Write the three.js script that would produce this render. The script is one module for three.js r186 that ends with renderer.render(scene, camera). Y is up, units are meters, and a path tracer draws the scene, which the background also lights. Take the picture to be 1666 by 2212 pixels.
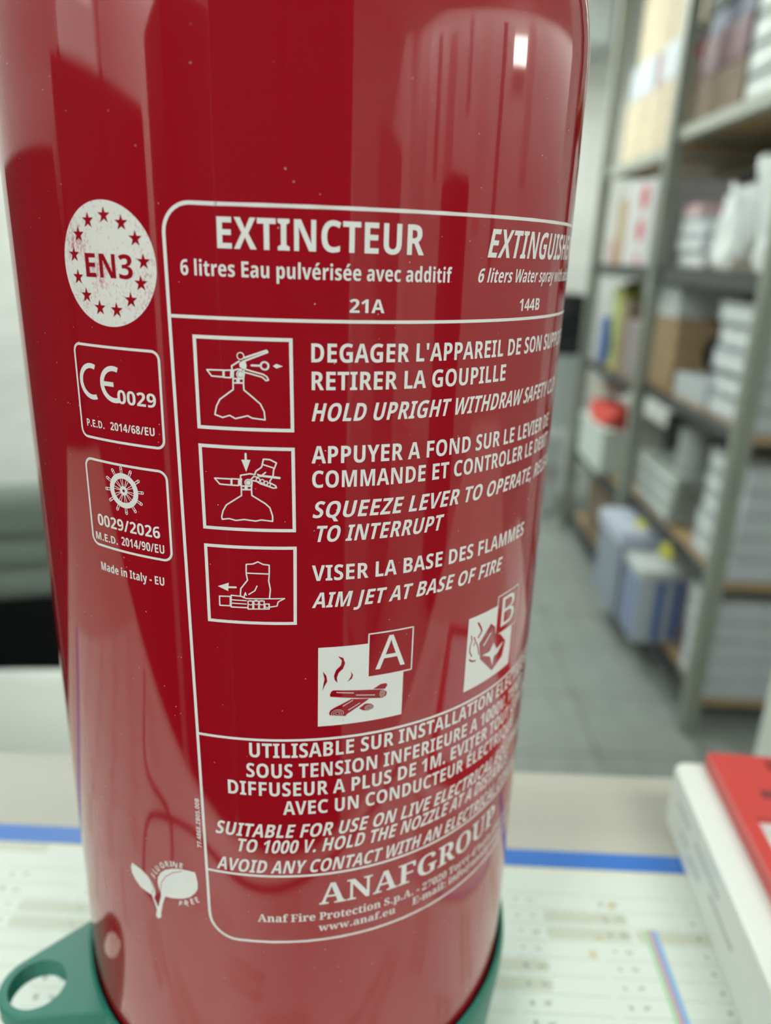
import * as THREE from 'three';
import { RoundedBoxGeometry } from 'three/addons/geometries/RoundedBoxGeometry.js';
import { mergeGeometries, mergeVertices } from 'three/addons/utils/BufferGeometryUtils.js';
import { TessellateModifier } from 'three/addons/modifiers/TessellateModifier.js';
import { FontLoader } from 'three/addons/loaders/FontLoader.js';
import { RectAreaLightUniformsLib } from 'three/addons/lights/RectAreaLightUniformsLib.js';

// ---------------------------------------------------------------- camera, light, exposure
// Metres, y up, floor at y = 0, the extinguisher's axis at x = z = 0, the shelving aisle runs along -z.
const EYE = 1.35, COUNTER = 1.05, TURN = 0.1244;   // TURN: how far the extinguisher's print is turned away from the room's axes
const scene = new THREE.Scene();
scene.background = new THREE.Color().setRGB(1.3, 1.42, 1.36);   // overcast daylight, let in only by the high window
const camera = new THREE.PerspectiveCamera(68.34, 1666 / 2212, 0.02, 60);
camera.position.set(0.24443 * Math.sin(TURN), EYE, 0.24443 * Math.cos(TURN));
camera.rotation.set(-0.33251, -0.11807 + TURN, 0.0356, 'YXZ');
camera.focus = 0.178;
camera.userData.fStop = 7.4;
const renderer = new THREE.WebGLRenderer({ antialias: true });
renderer.toneMapping = THREE.LinearToneMapping;
renderer.toneMappingExposure = 1.06;
renderer.shadowMap.enabled = true;
RectAreaLightUniformsLib.init();
const LAMP_LIGHT = new THREE.Color(0.91, 0.99, 0.945);
// ceiling fittings: x, z, width along x, length along z, intensity, where it hangs
const FITTINGS = [
  [0.05, -4.05, 0.6, 1.0, 21, 'over the far end of the aisle'], [-0.85, -1.9, 0.6, 1.2, 8, 'behind the counter'], [0.8, 0.85, 1.2, 0.6, 3, 'in front of the counter'],
  [-1.1, 2.05, 0.6, 1.2, 23, 'at the left of the shop'], [1.15, 1.9, 1.2, 0.6, 8, 'at the back right of the shop'],
];

// ---------------------------------------------------------------- helpers
let seed = 7;
const rnd = (a = 0, b = 1) => { seed = (seed * 1664525 + 1013904223) >>> 0; return a + (b - a) * seed / 4294967296; };
const taken = {};
const numbered = (n) => { const k = taken[n] = (taken[n] ?? -1) + 1; return k ? `${n}_${String(k).padStart(3, '0')}` : n; };
const shade = (o) => { o.castShadow = o.receiveShadow = true; return o; };
const mat = (r, g, b, rough = 0.6, more = {}) => { const m = new THREE.MeshPhysicalMaterial({ roughness: rough, ...more }); m.color.setRGB(r, g, b); return m; };
function thing(name, label, category, [x, y, z] = [0, 0, 0], turn = 0, group) {
  const o = new THREE.Group(); o.name = numbered(name); o.position.set(x, y, z); o.rotation.y = turn;
  o.userData = { label, category }; if (group) o.userData.group = group;
  scene.add(o); return o;
}
function structure(name) { const o = new THREE.Group(); o.name = name; o.userData.kind = 'structure'; scene.add(o); return o; }
function part(name, geometry, material, parent, label) {
  const m = shade(new THREE.Mesh(geometry, material)); m.name = name; parent.add(m);
  if (label) m.userData.label = label;
  return m;
}
const box = (x0, x1, y0, y1, z0, z1, r = 0) => {
  const w = x1 - x0, h = y1 - y0, d = z1 - z0;
  const g = r ? new RoundedBoxGeometry(w, h, d, 2, Math.min(r, w / 2.01, h / 2.01, d / 2.01)) : new THREE.BoxGeometry(w, h, d);
  return g.translate((x0 + x1) / 2, (y0 + y1) / 2, (z0 + z1) / 2);
};
const plain = (g) => { const o = new THREE.BufferGeometry(); const s = g.index ? g.toNonIndexed() : g; o.setAttribute('position', s.attributes.position); o.setAttribute('normal', s.attributes.normal); o.setAttribute('uv', s.attributes.uv); return o; };
const join = (...gs) => mergeGeometries(gs.map(plain));
const tube = (pts, r, n = 24, sides = 10) => new THREE.TubeGeometry(new THREE.CatmullRomCurve3(pts.map((p) => new THREE.Vector3(...p))), n, r, sides);
const rod = (a, b, r, sides = 14) => { const A = new THREE.Vector3(...a), B = new THREE.Vector3(...b), d = B.clone().sub(A), g = new THREE.CylinderGeometry(r, r, d.length(), sides); g.applyQuaternion(new THREE.Quaternion().setFromUnitVectors(new THREE.Vector3(0, 1, 0), d.clone().normalize())); return g.translate(...A.add(B).multiplyScalar(0.5).toArray()); };
const lathe = (pts, n = 128) => new THREE.LatheGeometry(pts.map((p) => new THREE.Vector2(...p)), n);
// a curved sheet with thickness: f(u, v) gives [x, y, z] for u, v in 0..1
function sheet(f, nu, nv, thick) {
  const P = [], idx = [], n = (nu + 1) * (nv + 1), at = (u, v) => new THREE.Vector3(...f(u, v)), e = 1e-3;
  for (const s of [0.5, -0.5]) for (let j = 0; j <= nv; j++) for (let i = 0; i <= nu; i++) {
    const u = i / nu, v = j / nv, nrm = at(Math.min(1, u + e), v).sub(at(Math.max(0, u - e), v)).cross(at(u, Math.min(1, v + e)).sub(at(u, Math.max(0, v - e)))).normalize();
    P.push(...at(u, v).addScaledVector(nrm, s * thick).toArray());
  }
  const q = (a, b, c, d) => idx.push(a, b, c, a, c, d), k = (i, j, s) => s * n + j * (nu + 1) + i;
  for (let j = 0; j < nv; j++) for (let i = 0; i < nu; i++) { q(k(i, j, 0), k(i + 1, j, 0), k(i + 1, j + 1, 0), k(i, j + 1, 0)); q(k(i, j, 1), k(i, j + 1, 1), k(i + 1, j + 1, 1), k(i + 1, j, 1)); }
  for (let i = 0; i < nu; i++) { q(k(i, 0, 1), k(i + 1, 0, 1), k(i + 1, 0, 0), k(i, 0, 0)); q(k(i, nv, 0), k(i + 1, nv, 0), k(i + 1, nv, 1), k(i, nv, 1)); }
  for (let j = 0; j < nv; j++) { q(k(0, j, 0), k(0, j + 1, 0), k(0, j + 1, 1), k(0, j, 1)); q(k(nu, j, 1), k(nu, j + 1, 1), k(nu, j + 1, 0), k(nu, j, 0)); }
  const g = new THREE.BufferGeometry(); g.setAttribute('position', new THREE.Float32BufferAttribute(P, 3)); g.setIndex(idx); g.computeVertexNormals();
  g.setAttribute('uv', new THREE.Float32BufferAttribute(new Float32Array(n * 4), 2)); return g;
}
// value noise for textures
const hash = (x, y, s) => { let h = Math.imul(x, 374761393) ^ Math.imul(y, 668265263) ^ Math.imul(s, 1442695041); h = Math.imul(h ^ (h >>> 13), 1274126177); return ((h ^ (h >>> 16)) >>> 0) / 4294967296; };
const noise = (x, y, per, s) => { const i = Math.floor(x), j = Math.floor(y), f = x - i, g = y - j, w = (t) => t * t * (3 - 2 * t), m = (a) => ((a % per) + per) % per, a = hash(m(i), m(j), s), b = hash(m(i + 1), m(j), s), c = hash(m(i), m(j + 1), s), d = hash(m(i + 1), m(j + 1), s); return (a + (b - a) * w(f)) * (1 - w(g)) + (c + (d - c) * w(f)) * w(g); };
function grain(n, fn, srgb = true) {   // a square tiling texture; fn(u, v) gives grey 0..1 or [r, g, b]
  const d = new Uint8Array(n * n * 4);
  for (let y = 0; y < n; y++) for (let x = 0; x < n; x++) { const c = fn(x / n, y / n), k = (y * n + x) * 4; for (let i = 0; i < 3; i++) d[k + i] = 255 * Math.max(0, Math.min(1, Array.isArray(c) ? c[i] : c)); d[k + 3] = 255; }
  const t = new THREE.DataTexture(d, n, n); t.wrapS = t.wrapT = THREE.RepeatWrapping; t.magFilter = THREE.LinearFilter; t.minFilter = THREE.LinearMipmapLinearFilter; if (srgb) t.colorSpace = THREE.SRGBColorSpace; t.needsUpdate = true; return t;
}
const mottled = grain(128, (u, v) => 0.9 + 0.1 * (0.6 * noise(u * 8, v * 8, 8, 1) + 0.4 * noise(u * 32, v * 32, 32, 2)));
const fluted = grain(128, (u, v) => 0.9 + 0.06 * noise(u * 6, v * 6, 6, 3) + 0.04 * noise(u * 4, v * 64, 64, 4));
const chip = grain(128, (u, v) => { const a = noise(u * 40, v * 40, 40, 5), b = noise(u * 20, v * 20, 20, 6); return 0.82 + 0.18 * (0.5 * a + 0.5 * b); });

const M = {
  wall: mat(0.79, 0.8, 0.77, 0.85, { map: mottled }), ceiling: mat(0.82, 0.84, 0.8, 0.9), tile: mat(0.29, 0.315, 0.295, 0.38, { map: mottled }), tileB: mat(0.275, 0.3, 0.28, 0.42, { map: mottled }), grout: mat(0.2, 0.22, 0.21, 0.8),
  counter: mat(0.57, 0.555, 0.475, 0.45, { map: mottled }), counterFront: mat(0.5, 0.48, 0.4, 0.6), blue: mat(0.045, 0.18, 0.6, 0.45),
  white: mat(0.8, 0.84, 0.8, 0.35), whiteRough: mat(0.62, 0.65, 0.65, 0.7, { map: mottled }), paper: mat(0.5, 0.53, 0.55, 0.75, { map: mottled }), film: mat(0.78, 0.82, 0.82, 0.22),
  greyBox: mat(0.3, 0.335, 0.31, 0.6), red: mat(0.62, 0.068, 0.06, 0.35), darkRed: mat(0.48, 0.025, 0.03, 0.5), redCloth: mat(0.6, 0.07, 0.05, 0.75), maroon: mat(0.16, 0.02, 0.035, 0.5), navy: mat(0.05, 0.06, 0.12, 0.5), pink: mat(0.62, 0.4, 0.42, 0.6),
  card: mat(0.42, 0.29, 0.16, 0.8, { map: fluted }), manila: mat(0.72, 0.61, 0.44, 0.75, { map: fluted }), tapeTan: mat(0.5, 0.36, 0.2, 0.3), chip: mat(0.5, 0.34, 0.17, 0.6, { map: chip }),
  steel: mat(0.36, 0.37, 0.31, 0.45, { metalness: 0.15 }), postSteel: mat(0.25, 0.265, 0.225, 0.45, { metalness: 0.15 }), crate: mat(0.52, 0.58, 0.565, 0.55), darkOrShadedSteel: mat(0.045, 0.048, 0.05, 0.45, { metalness: 0.3 }), black: mat(0.012, 0.012, 0.014, 0.5), charcoal: mat(0.03, 0.032, 0.035, 0.6),
  pad: mat(0.155, 0.185, 0.16, 0.85), padBlack: mat(0.004, 0.004, 0.005, 0.9, { specularIntensity: 0.3 }), lightBlue: mat(0.27, 0.31, 0.375, 0.5), blueBox: mat(0.08, 0.15, 0.4, 0.5), yellow: mat(0.72, 0.7, 0.12, 0.5), olive: mat(0.36, 0.4, 0.13, 0.6), brownPaper: mat(0.45, 0.29, 0.15, 0.7), greyMid: mat(0.25, 0.24, 0.24, 0.6),
  lamp: mat(0.9, 0.9, 0.9, 0.5, { emissive: new THREE.Color(0.95, 1, 0.93), emissiveIntensity: 5 }),
};

// ---------------------------------------------------------------- the room
{
  const X0 = -1.6, X1 = 4.6, Z0 = -4.7, Z1 = 4.3, H = 2.8;
  const floor = structure('floor');
  part('slab', box(X0 - 0.1, X1 + 0.1, -0.12, -0.006, Z0 - 0.1, Z1 + 0.1), M.grout, floor);
  part('far_field', join(box(X0, X1, -0.006, 0, -0.366, Z1), box(1.27, X1, -0.006, 0, Z0, -0.367)), M.tile, floor);
  const tg = new RoundedBoxGeometry(0.304, 0.006, 0.304, 1, 0.0012);
  for (let i = 0; i < 10; i++) for (let k = 0; k < 14; k++) {
    const t = part(k + i ? `tile_${String(i * 14 + k).padStart(3, '0')}` : 'tile', tg, (i * 5 + k * 3) % 7 < 3 ? M.tileB : M.tile, floor);
    t.position.set(0.655 - 0.154 + 0.308 * (i - 7), -0.003 + 0.0002 * ((i * 3 + k) % 3), -0.52 - 0.308 * k);
  }
  const c = structure('ceiling'); part('ceiling_slab', box(X0 - 0.1, X1 - 0.5, H, H + 0.12, Z0 - 0.1, Z1 + 0.1), M.ceiling, c); part('added_light_trough', join(box(X1 - 0.5, X1 + 0.1, H + 0.22, H + 0.34, Z0 - 0.1, Z1 + 0.1), box(X1 - 0.52, X1 - 0.5, H, H + 0.22, Z0, Z1), box(X1 - 0.5, X1 + 0.1, H, H + 0.34, Z0 - 0.1, Z0), box(X1 - 0.5, X1 + 0.1, H, H + 0.34, Z1, Z1 + 0.1)), M.ceiling, c);  // the trough is added to hold the unseen strip light
  const wall = (n, ...bs) => { const w = structure(n); part('wall_panel', join(...bs.map((q) => box(...q))), M.wall, w); return w; };
  wall('wall_far', [X0 - 0.1, X1 + 0.1, -0.12, H, Z0 - 0.1, Z0]); wall('wall_back', [X0 - 0.1, X1 + 0.1, -0.12, H, Z1, Z1 + 0.1]);
  // a high window in the left wall
  const opened = (n, x0, x1, y0, y1, z0, z1) => wall(n, [x0, x1, -0.12, y0, Z0, Z1], [x0, x1, y1, H, Z0, Z1], [x0, x1, y0, y1, Z0, z0], [x0, x1, y0, y1, z1, Z1]);
  opened('wall_left', X0 - 0.1, X0, 1.66, 2.55, 0.25, 0.86); wall('wall_right', [X1, X1 + 0.1, -0.12, H + 0.4, Z0, Z1]);
  const win = (n, x, y0, y1, z0, z1, count) => {
    const w = structure(n), f = [box(x - 0.03, x + 0.03, y0, y0 + 0.04, z0, z1), box(x - 0.03, x + 0.03, y1 - 0.04, y1, z0, z1)];
    for (let i = 0; i <= count; i++) { const z = z0 + 0.02 + (z1 - z0 - 0.04) * i / count; f.push(box(x - 0.03, x + 0.03, y0, y1, z - 0.02, z + 0.02)); }
    part('window_frame', join(...f), M.white, w);
    for (let i = 0; i < count; i++) part('pane', box(x - 0.002, x + 0.002, y0 + 0.03, y1 - 0.03, z0 + 0.03 + (z1 - z0 - 0.04) * i / count, z0 + 0.01 + (z1 - z0 - 0.04) * (i + 1) / count), mat(0.95, 1, 0.97, 0.02, { transmission: 1, thickness: 0 }), w);
  };
  win('window_1', X0 - 0.05, 1.66, 2.55, 0.25, 0.86, 1);
  wall('wall_behind_shelving', [1.5, 1.56, 0, H, Z0, -1.2]);
  for (const [x, z, w, l, k, where] of FITTINGS) {
    const f = thing('ceiling_light', `white recessed ceiling light panel ${where}`, 'ceiling light', [x, H, z], 0, 'ceiling lights');
    part('frame', join(box(-w / 2 - 0.02, w / 2 + 0.02, -0.012, 0, -l / 2 - 0.02, -l / 2), box(-w / 2 - 0.02, w / 2 + 0.02, -0.012, 0, l / 2, l / 2 + 0.02), box(-w / 2 - 0.02, -w / 2, -0.012, 0, -l / 2, l / 2), box(w / 2, w / 2 + 0.02, -0.012, 0, -l / 2, l / 2)), M.white, f);
    part('diffuser', box(-w / 2, w / 2, -0.006, 0, -l / 2, l / 2), M.lamp, f);
    const q = new THREE.RectAreaLight(LAMP_LIGHT, k, w, l); q.position.set(0, -0.016, 0); q.rotation.x = -Math.PI / 2; q.name = 'lamp_light'; f.add(q);
  }
  {
    const f = structure('added_strip_light_1'); f.position.set(X1 - 0.36, H + 0.22, -0.2);  // strip light added to wash the right wall for a soft gradient in the gloss
    part('added_light_channel', box(-0.06, 0.06, -0.03, 0, -4.2, 4.2), M.white, f); part('added_light_diffuser', box(-0.05, 0.05, -0.036, -0.03, -4.2, 4.2), M.lamp, f);
    const q = new THREE.RectAreaLight(LAMP_LIGHT, 30, 0.1, 8.4); q.position.set(0, -0.042, 0); q.rotation.x = -Math.PI / 2; q.name = 'lamp_light'; f.add(q);
    const tones = [[0.62, 0.6, 0.6], [0.3, 0.28, 0.28], [0.5, 0.4, 0.38], [0.36, 0.36, 0.38], [0.7, 0.66, 0.62], [0.24, 0.2, 0.2], [0.55, 0.5, 0.5]];
    [[3.6, 0.22, 1.3], [3.0, 0.16, 0.9], [2.45, 0.3, 1.5], [1.75, 0.12, 0.6], [1.15, 0.26, 1.2], [0.45, 0.14, 1.4], [-0.75, 0.3, 1.0]].forEach(([z, w, l], k) => { const o = thing('added_banner', `plain ${['pale grey', 'dark brownish', 'dusty pink', 'slim mid-grey', 'cream', 'near-black', 'light rose'][k]} banner added to the right wall for its reflected streak`, 'banner', [X1 - 0.012, 2.78 - 0.05 * (k % 3), z]); part('cloth', box(-0.001, 0.001, -l, 0, -w / 2, w / 2), mat(...tones[k], 0.9), o); part('rod', rod([0, 0, -w / 2 - 0.02], [0, 0, w / 2 + 0.02], 0.006), M.steel, o); });  // banners added to streak the right side of the cylinder's reflection
  }
  // two wall lamps whose glints stand in the gloss of the cylinder's shoulder
  for (const [x, y, z, turn, w, h, glow, k, where] of [[X1 - 0.06, 2.43, -0.2, -Math.PI / 2, 0.55, 0.19, 11, 3, 'on the right wall'], [1.66, 2.32, Z1 - 0.06, Math.PI, 0.5, 0.26, 2.2, 2, 'on the back wall']]) {
    const f = thing('wall_lamp', `box-shaped wall lamp ${where} of the shop`, 'lamp', [x, y, z], turn);
    part('housing', box(-w / 2 - 0.01, w / 2 + 0.01, -h / 2 - 0.01, h / 2 + 0.01, -0.05, 0, 0.006), M.white, f);
    part('diffuser', box(-w / 2, w / 2, -h / 2, h / 2, 0, 0.012), mat(0.9, 0.9, 0.88, 0.5, { emissive: new THREE.Color(1, 0.93, 0.84), emissiveIntensity: glow }), f);
    const q = new THREE.RectAreaLight(new THREE.Color(1, 0.95, 0.88), k, w, h); q.position.set(0, 0, 0.016); q.rotation.y = Math.PI; q.name = 'lamp_light'; f.add(q);
  }
}

// ---------------------------------------------------------------- the counter and what lies on it
{
  const c = thing('counter', 'narrow cream laminate counter top with a worn edge', 'counter', [0, 0, 0]);
  part('counter_top', box(-1.05, 1.3, COUNTER - 0.036, COUNTER, -0.148, 0.235, 0.004), M.counter, c);
  part('front_panel', box(-1.0, 1.25, 0.0, COUNTER - 0.036, -0.11, -0.09), M.counterFront, c);
  for (const s of [-0.99, 1.238]) part('side_panel', box(s - 0.012, s + 0.012, 0.0, COUNTER - 0.036, -0.09, 0.2), M.counterFront, c);

  // the calendar sheet: month columns every 41.7 mm, day rows every 9 mm, grey weekend bars
  const W = 860, D = 296, S = 2048 / W, cv = document.createElement('canvas'); cv.width = 2048; cv.height = Math.round(D * S);
  const g = cv.getContext('2d'); g.fillStyle = '#e2e6e1'; g.fillRect(0, 0, cv.width, cv.height); g.scale(S, S); g.translate(430, 70);   // now in mm, origin under the extinguisher
  g.fillStyle = '#e9e4cf'; g.fillRect(-430, -70, 860, 3);
  const col0 = 95.6, colW = 41.7, row0 = 5.6 + 4.4, rowH = 9;
  for (let r = -7; r < 24; r++) { g.fillStyle = 'rgba(120,130,125,0.5)'; for (let k = -13; k < 9; k++) g.fillRect(col0 + k * colW - 1.4, row0 + r * rowH, colW - 3, 0.3); }
  const bar = (k, r) => { g.fillStyle = '#cfd0c2'; g.beginPath(); g.roundRect(col0 + k * colW + 15.2, 5.6 + r * rowH - 3.2, 40, 6.5, 2.5); g.fill(); };
  const weekend = { 0: [-5, -4], 1: [-4], 2: [-1, 0], [-1]: [-2, -1], [-6]: [-4, -3], [-7]: [-8] };
  for (let k = -13; k < 8; k++) { const rows = weekend[k] ?? [((k * 5 + 70) % 7) - 6, ((k * 5 + 70) % 7) - 5]; for (let n = 0; n < 4; n++) for (const r of rows) bar(k, r + 7 * n); }
  for (let k = -13; k < 9; k++) for (let r = -6; r < 24; r++) {
    const x = col0 + 2.2 + k * colW, y = row0 - 4.4 + (r) * rowH; g.strokeStyle = `rgba(70,78,80,${0.35 + 0.35 * hash(k + 50, r + 50, 3)})`; g.lineWidth = 0.55;
    for (const [dx, w] of [[0, 1.6], [6.3, 3]]) { g.beginPath(); for (let i = 0; i <= 5; i++) g.lineTo(x + dx + w * i / 5, y - 1 + 2.2 * hash(i + r * 7 + 90, k + dx + 60, 9)); g.stroke(); }
  }
  for (const [c1, x, w] of [['#9bd0a0', 157.2, 1.5], ['#e8e6e6', 158.7, 0.5], ['#c987a6', 159.2, 1.5], ['#8fb8e8', 160.9, 2.4]]) { g.fillStyle = c1; g.fillRect(x, -34, w, 260); }
  for (const [x, y, r] of [[145, -47.5, 3.2], [130, -19.5, 3], [135, -28, 2], [-98, -62, 2.2]]) { const q = g.createRadialGradient(x, y, 0, x, y, r); q.addColorStop(0, 'rgba(190,160,95,0.75)'); q.addColorStop(1, 'rgba(205,180,120,0)'); g.fillStyle = q; g.fillRect(x - r, y - r, 2 * r, 2 * r); }
  const tex = new THREE.CanvasTexture(cv); tex.colorSpace = THREE.SRGBColorSpace; tex.anisotropy = 8;
  const s = thing('calendar_sheet', 'large white printed sheet under the extinguisher, with grey bars and a blue far edge', 'calendar', [0, COUNTER, 0], -0.012);
  const sg = box(-0.43, 0.43, 0.0001, 0.001, -0.07, 0.226), uvA = sg.attributes.uv, p = sg.attributes.position;
  for (let i = 0; i < p.count; i++) uvA.setXY(i, (p.getX(i) + 0.43) / 0.86, 1 - (p.getZ(i) + 0.07) / 0.296);
  part('printed_sheet', sg, mat(0.92, 0.95, 0.92, 0.42, { map: tex }), s);
  part('blue_border_strip', box(-0.43, 0.43, 0.0001, 0.0013, -0.0815, -0.07), M.blue, s, 'bright blue border strip');
}
{
  // the white machine with a raised red frame, at the right edge of the photograph
  const d = thing('counter_machine', 'low white machine with a raised red top frame, on the right of the printed sheet', 'machine', [0.1925, COUNTER + 0.001, -0.112], -0.068);
  const rr = (x0, z0, w, l, r) => { const s = new THREE.Shape(); s.moveTo(x0 + r, -z0); s.lineTo(x0 + w - r, -z0); s.quadraticCurveTo(x0 + w, -z0, x0 + w, -z0 - r); s.lineTo(x0 + w, -z0 - l + r); s.quadraticCurveTo(x0 + w, -z0 - l, x0 + w - r, -z0 - l); s.lineTo(x0 + r, -z0 - l); s.quadraticCurveTo(x0, -z0 - l, x0, -z0 - l + r); s.lineTo(x0, -z0 - r); s.quadraticCurveTo(x0, -z0, x0 + r, -z0); return s; };
  const slab = (shape, y0, h, b) => new THREE.ExtrudeGeometry(shape, { depth: h - 2 * b, bevelEnabled: true, bevelSize: b, bevelThickness: b, bevelOffset: -b, bevelSegments: 4, curveSegments: 10 }).rotateX(-Math.PI / 2).translate(0, y0 + b, 0);
  part('white_housing', slab(rr(0, 0, 0.2, 0.25, 0.009), 0, 0.037, 0.0022), M.white, d);
  const ring = rr(0.0165, 0.0005, 0.166, 0.235, 0.004), hole = rr(0.0235, 0.049, 0.152, 0.175, 0.002); ring.holes.push(hole);
  part('red_frame', slab(ring, 0.0355, 0.0095, 0.0014), M.red, d, 'glossy red raised frame');
  part('white_panel', slab(rr(0.0237, 0.0492, 0.1516, 0.1746, 0.002), 0.036, 0.0045, 0.0006), M.film, d);
  part('panel_strip', box(0.03, 0.17, 0.0405, 0.0409, 0.056, 0.0585), mat(0.5, 0.48, 0.32, 0.5), d);
  part('slot', box(0.034, 0.15, 0.0444, 0.0452, 0.0305, 0.0365), mat(0.2, 0.04, 0.05, 0.6), d, 'dark slot in the red frame');
  part('release_button', box(0.046, 0.07, 0.0444, 0.0465, 0.006, 0.013, 0.0008), mat(0.3, 0.03, 0.03, 0.4), d);
  const lines = []; for (const [z, y, l] of [[0.02, 0.024, 0.02], [0.03, 0.014, 0.012], [0.05, 0.024, 0.034], [0.046, 0.012, 0.016], [0.075, 0.017, 0.03]]) lines.push(box(-0.0004, 0.0004, y, y + 0.0022, z, z + l));
  part('moulded_marks', join(...lines), mat(0.52, 0.55, 0.53, 0.5), d);
}
const TEXT_LINES = [  // name, text, style, left, baseline, cap height (mm on the unrolled print), text up to a known point, where that point lies
  ["extincteur_heading", "EXTINCTEUR", "b", -16.96, 0.53, 6.06, "EXTINCTEUR", 26.12],
  ["extinguisher_heading", "EXTINGUISHER", "i", 44.23, 0.51, 6.1, "EXTINGU", 73.45],
  ["french_content_line", "6 litres Eau pulvérisée avec additif", "b", -25.15, 6.04, 3.1, "6 litres Eau pulvérisée avec additif", 34.01],
  ["english_content_line", "6 liters Water spray with additive", "i", 41.63, 5.93, 3, "6 liters Water spray ", 75.88],
  ["fire_rating", "21A", "b", 10.4, 12.57, 2.8, "21A", 17.93],
  ["fire_rating", "144B", "b", 57.44, 12.58, 2.83, "144B", 67.51],
  ["instruction_line", "DEGAGER L'APPAREIL DE SON SUPPORT", "b", 2.29, 23.06, 4, "DEGAGER L'APPAREIL", 52.51],
  ["instruction_line", "RETIRER LA GOUPILLE", "b", 2.38, 29.05, 4, "RETIRER LA GOUPILLE", 53.9],
  ["instruction_line", "HOLD UPRIGHT WITHDRAW SAFETY CLIP", "i", 2.39, 35.94, 4, "HOLD UPRIGHT WITHDRAW", 62.09],
  ["instruction_line", "APPUYER A FOND SUR LE LEVIER DE", "b", 2.4, 45.58, 4, "APPUYER A FOND SUR LE ", 62],
  ["instruction_line", "COMMANDE ET CONTROLER LE DEBIT", "b", 2.53, 51.3, 4, "COMMANDE ET ", 38.11],
  ["instruction_line", "SQUEEZE LEVER TO OPERATE, RELEASE", "i", 2.59, 58.6, 4, "SQUEEZE ", 25.48],
  ["instruction_line", "TO INTERRUPT", "i", 2.93, 64.56, 4, "TO INTERRUPT", 35.45],
  ["instruction_line", "VISER LA BASE DES FLAMMES", "b", 2.52, 74.47, 4, "VISER LA BASE DES FLAMMES", 71.92],
  ["instruction_line", "AIM JET AT BASE OF FIRE", "i", 2.53, 81.56, 4, "AIM JET AT BASE OF FIRE", 59.74],
  ["warning_line", "UTILISABLE SUR INSTALLATION ELECTRIQUE", "b", -13.49, 124.27, 4.35, "UTILISABLE SUR ", 26.03],
  ["warning_line", "SOUS TENSION INFERIEURE A 1000V. TENIR", "b", -14.39, 130.53, 4.35, "SOUS TENSION ", 21.87],
  ["warning_line", "DIFFUSEUR A PLUS DE 1M. EVITER TOUT CONTACT", "b", -19.48, 136.29, 4.35, "DIFFUSEUR A ", 12.77],
  ["warning_line", "AVEC UN CONDUCTEUR ÉLECTRIQUE", "b", -4.96, 142.3, 4.35, "AVEC UN ", 16.96],
  ["warning_line", "SUITABLE FOR USE ON LIVE ELECTRICAL EQUIPMENT UP", "i", -23.56, 149.92, 4.35, "SUITABLE FOR USE ON LIVE ", 38.57],
  ["warning_line", "TO 1000 V. HOLD THE NOZZLE AT A DISTANCE", "i", -18, 155.14, 4.35, "TO 1000 V. HOLD THE ", 27.59],
  ["warning_line", "AVOID ANY CONTACT WITH AN ELECTRICAL CONDUCTOR", "i", -23.69, 162.08, 4.35, "AVOID ANY ", 1.59],
  ["maker_heading", "ANAFGROUP", "sb", 4.77, 173.84, 7.36, "ANAFGROU", 64.53],
  ["maker_address_line", "Anaf Fire Protection S.p.A. - 27020 Torre d'Isola (PV) Italy", "sb", -12.47, 179.44, 2.7, "Anaf Fire Protection ", 23.83],
  ["maker_address_line", "www.anaf.eu", "sb", 4.59, 183.52, 2.5, "www.anaf.eu", 27.75],
  ["maker_address_line", "E-mail: info@anafgroup.com", "sb", 33.43, 183.33, 2.7, "E-mail: ", 47.24],
  ["conformity_number", "0029", "b", -43.44, 34.76, 3.11, "0029", -32.9],
  ["directive_line", "P.E.D.", "b", -54.38, 41.39, 1.77, "P.E.D.", -48.46],
  ["directive_line", "2014/68/EU", "b", -46.42, 41.32, 1.89, "2014/68/EU", -33.7],
  ["approval_number", "0029/2026", "b", -53.78, 66.23, 2.96, "0029/2026", -34.21],
  ["directive_line", "M.E.D.", "b", -55.12, 70.25, 1.98, "M.E.D.", -47.42],
  ["directive_line", "2014/90/EU", "b", -46.04, 70, 2.23, "2014/90/EU", -33.21],
  ["origin_line", "Made in Italy - EU", "b", -54.19, 78.44, 2.19, "Made in Italy - EU", -33.94],
  ["emblem_lettering", "EN3", "m", -49.68, 7.41, 4.91, "EN3", -36.9],
];
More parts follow.
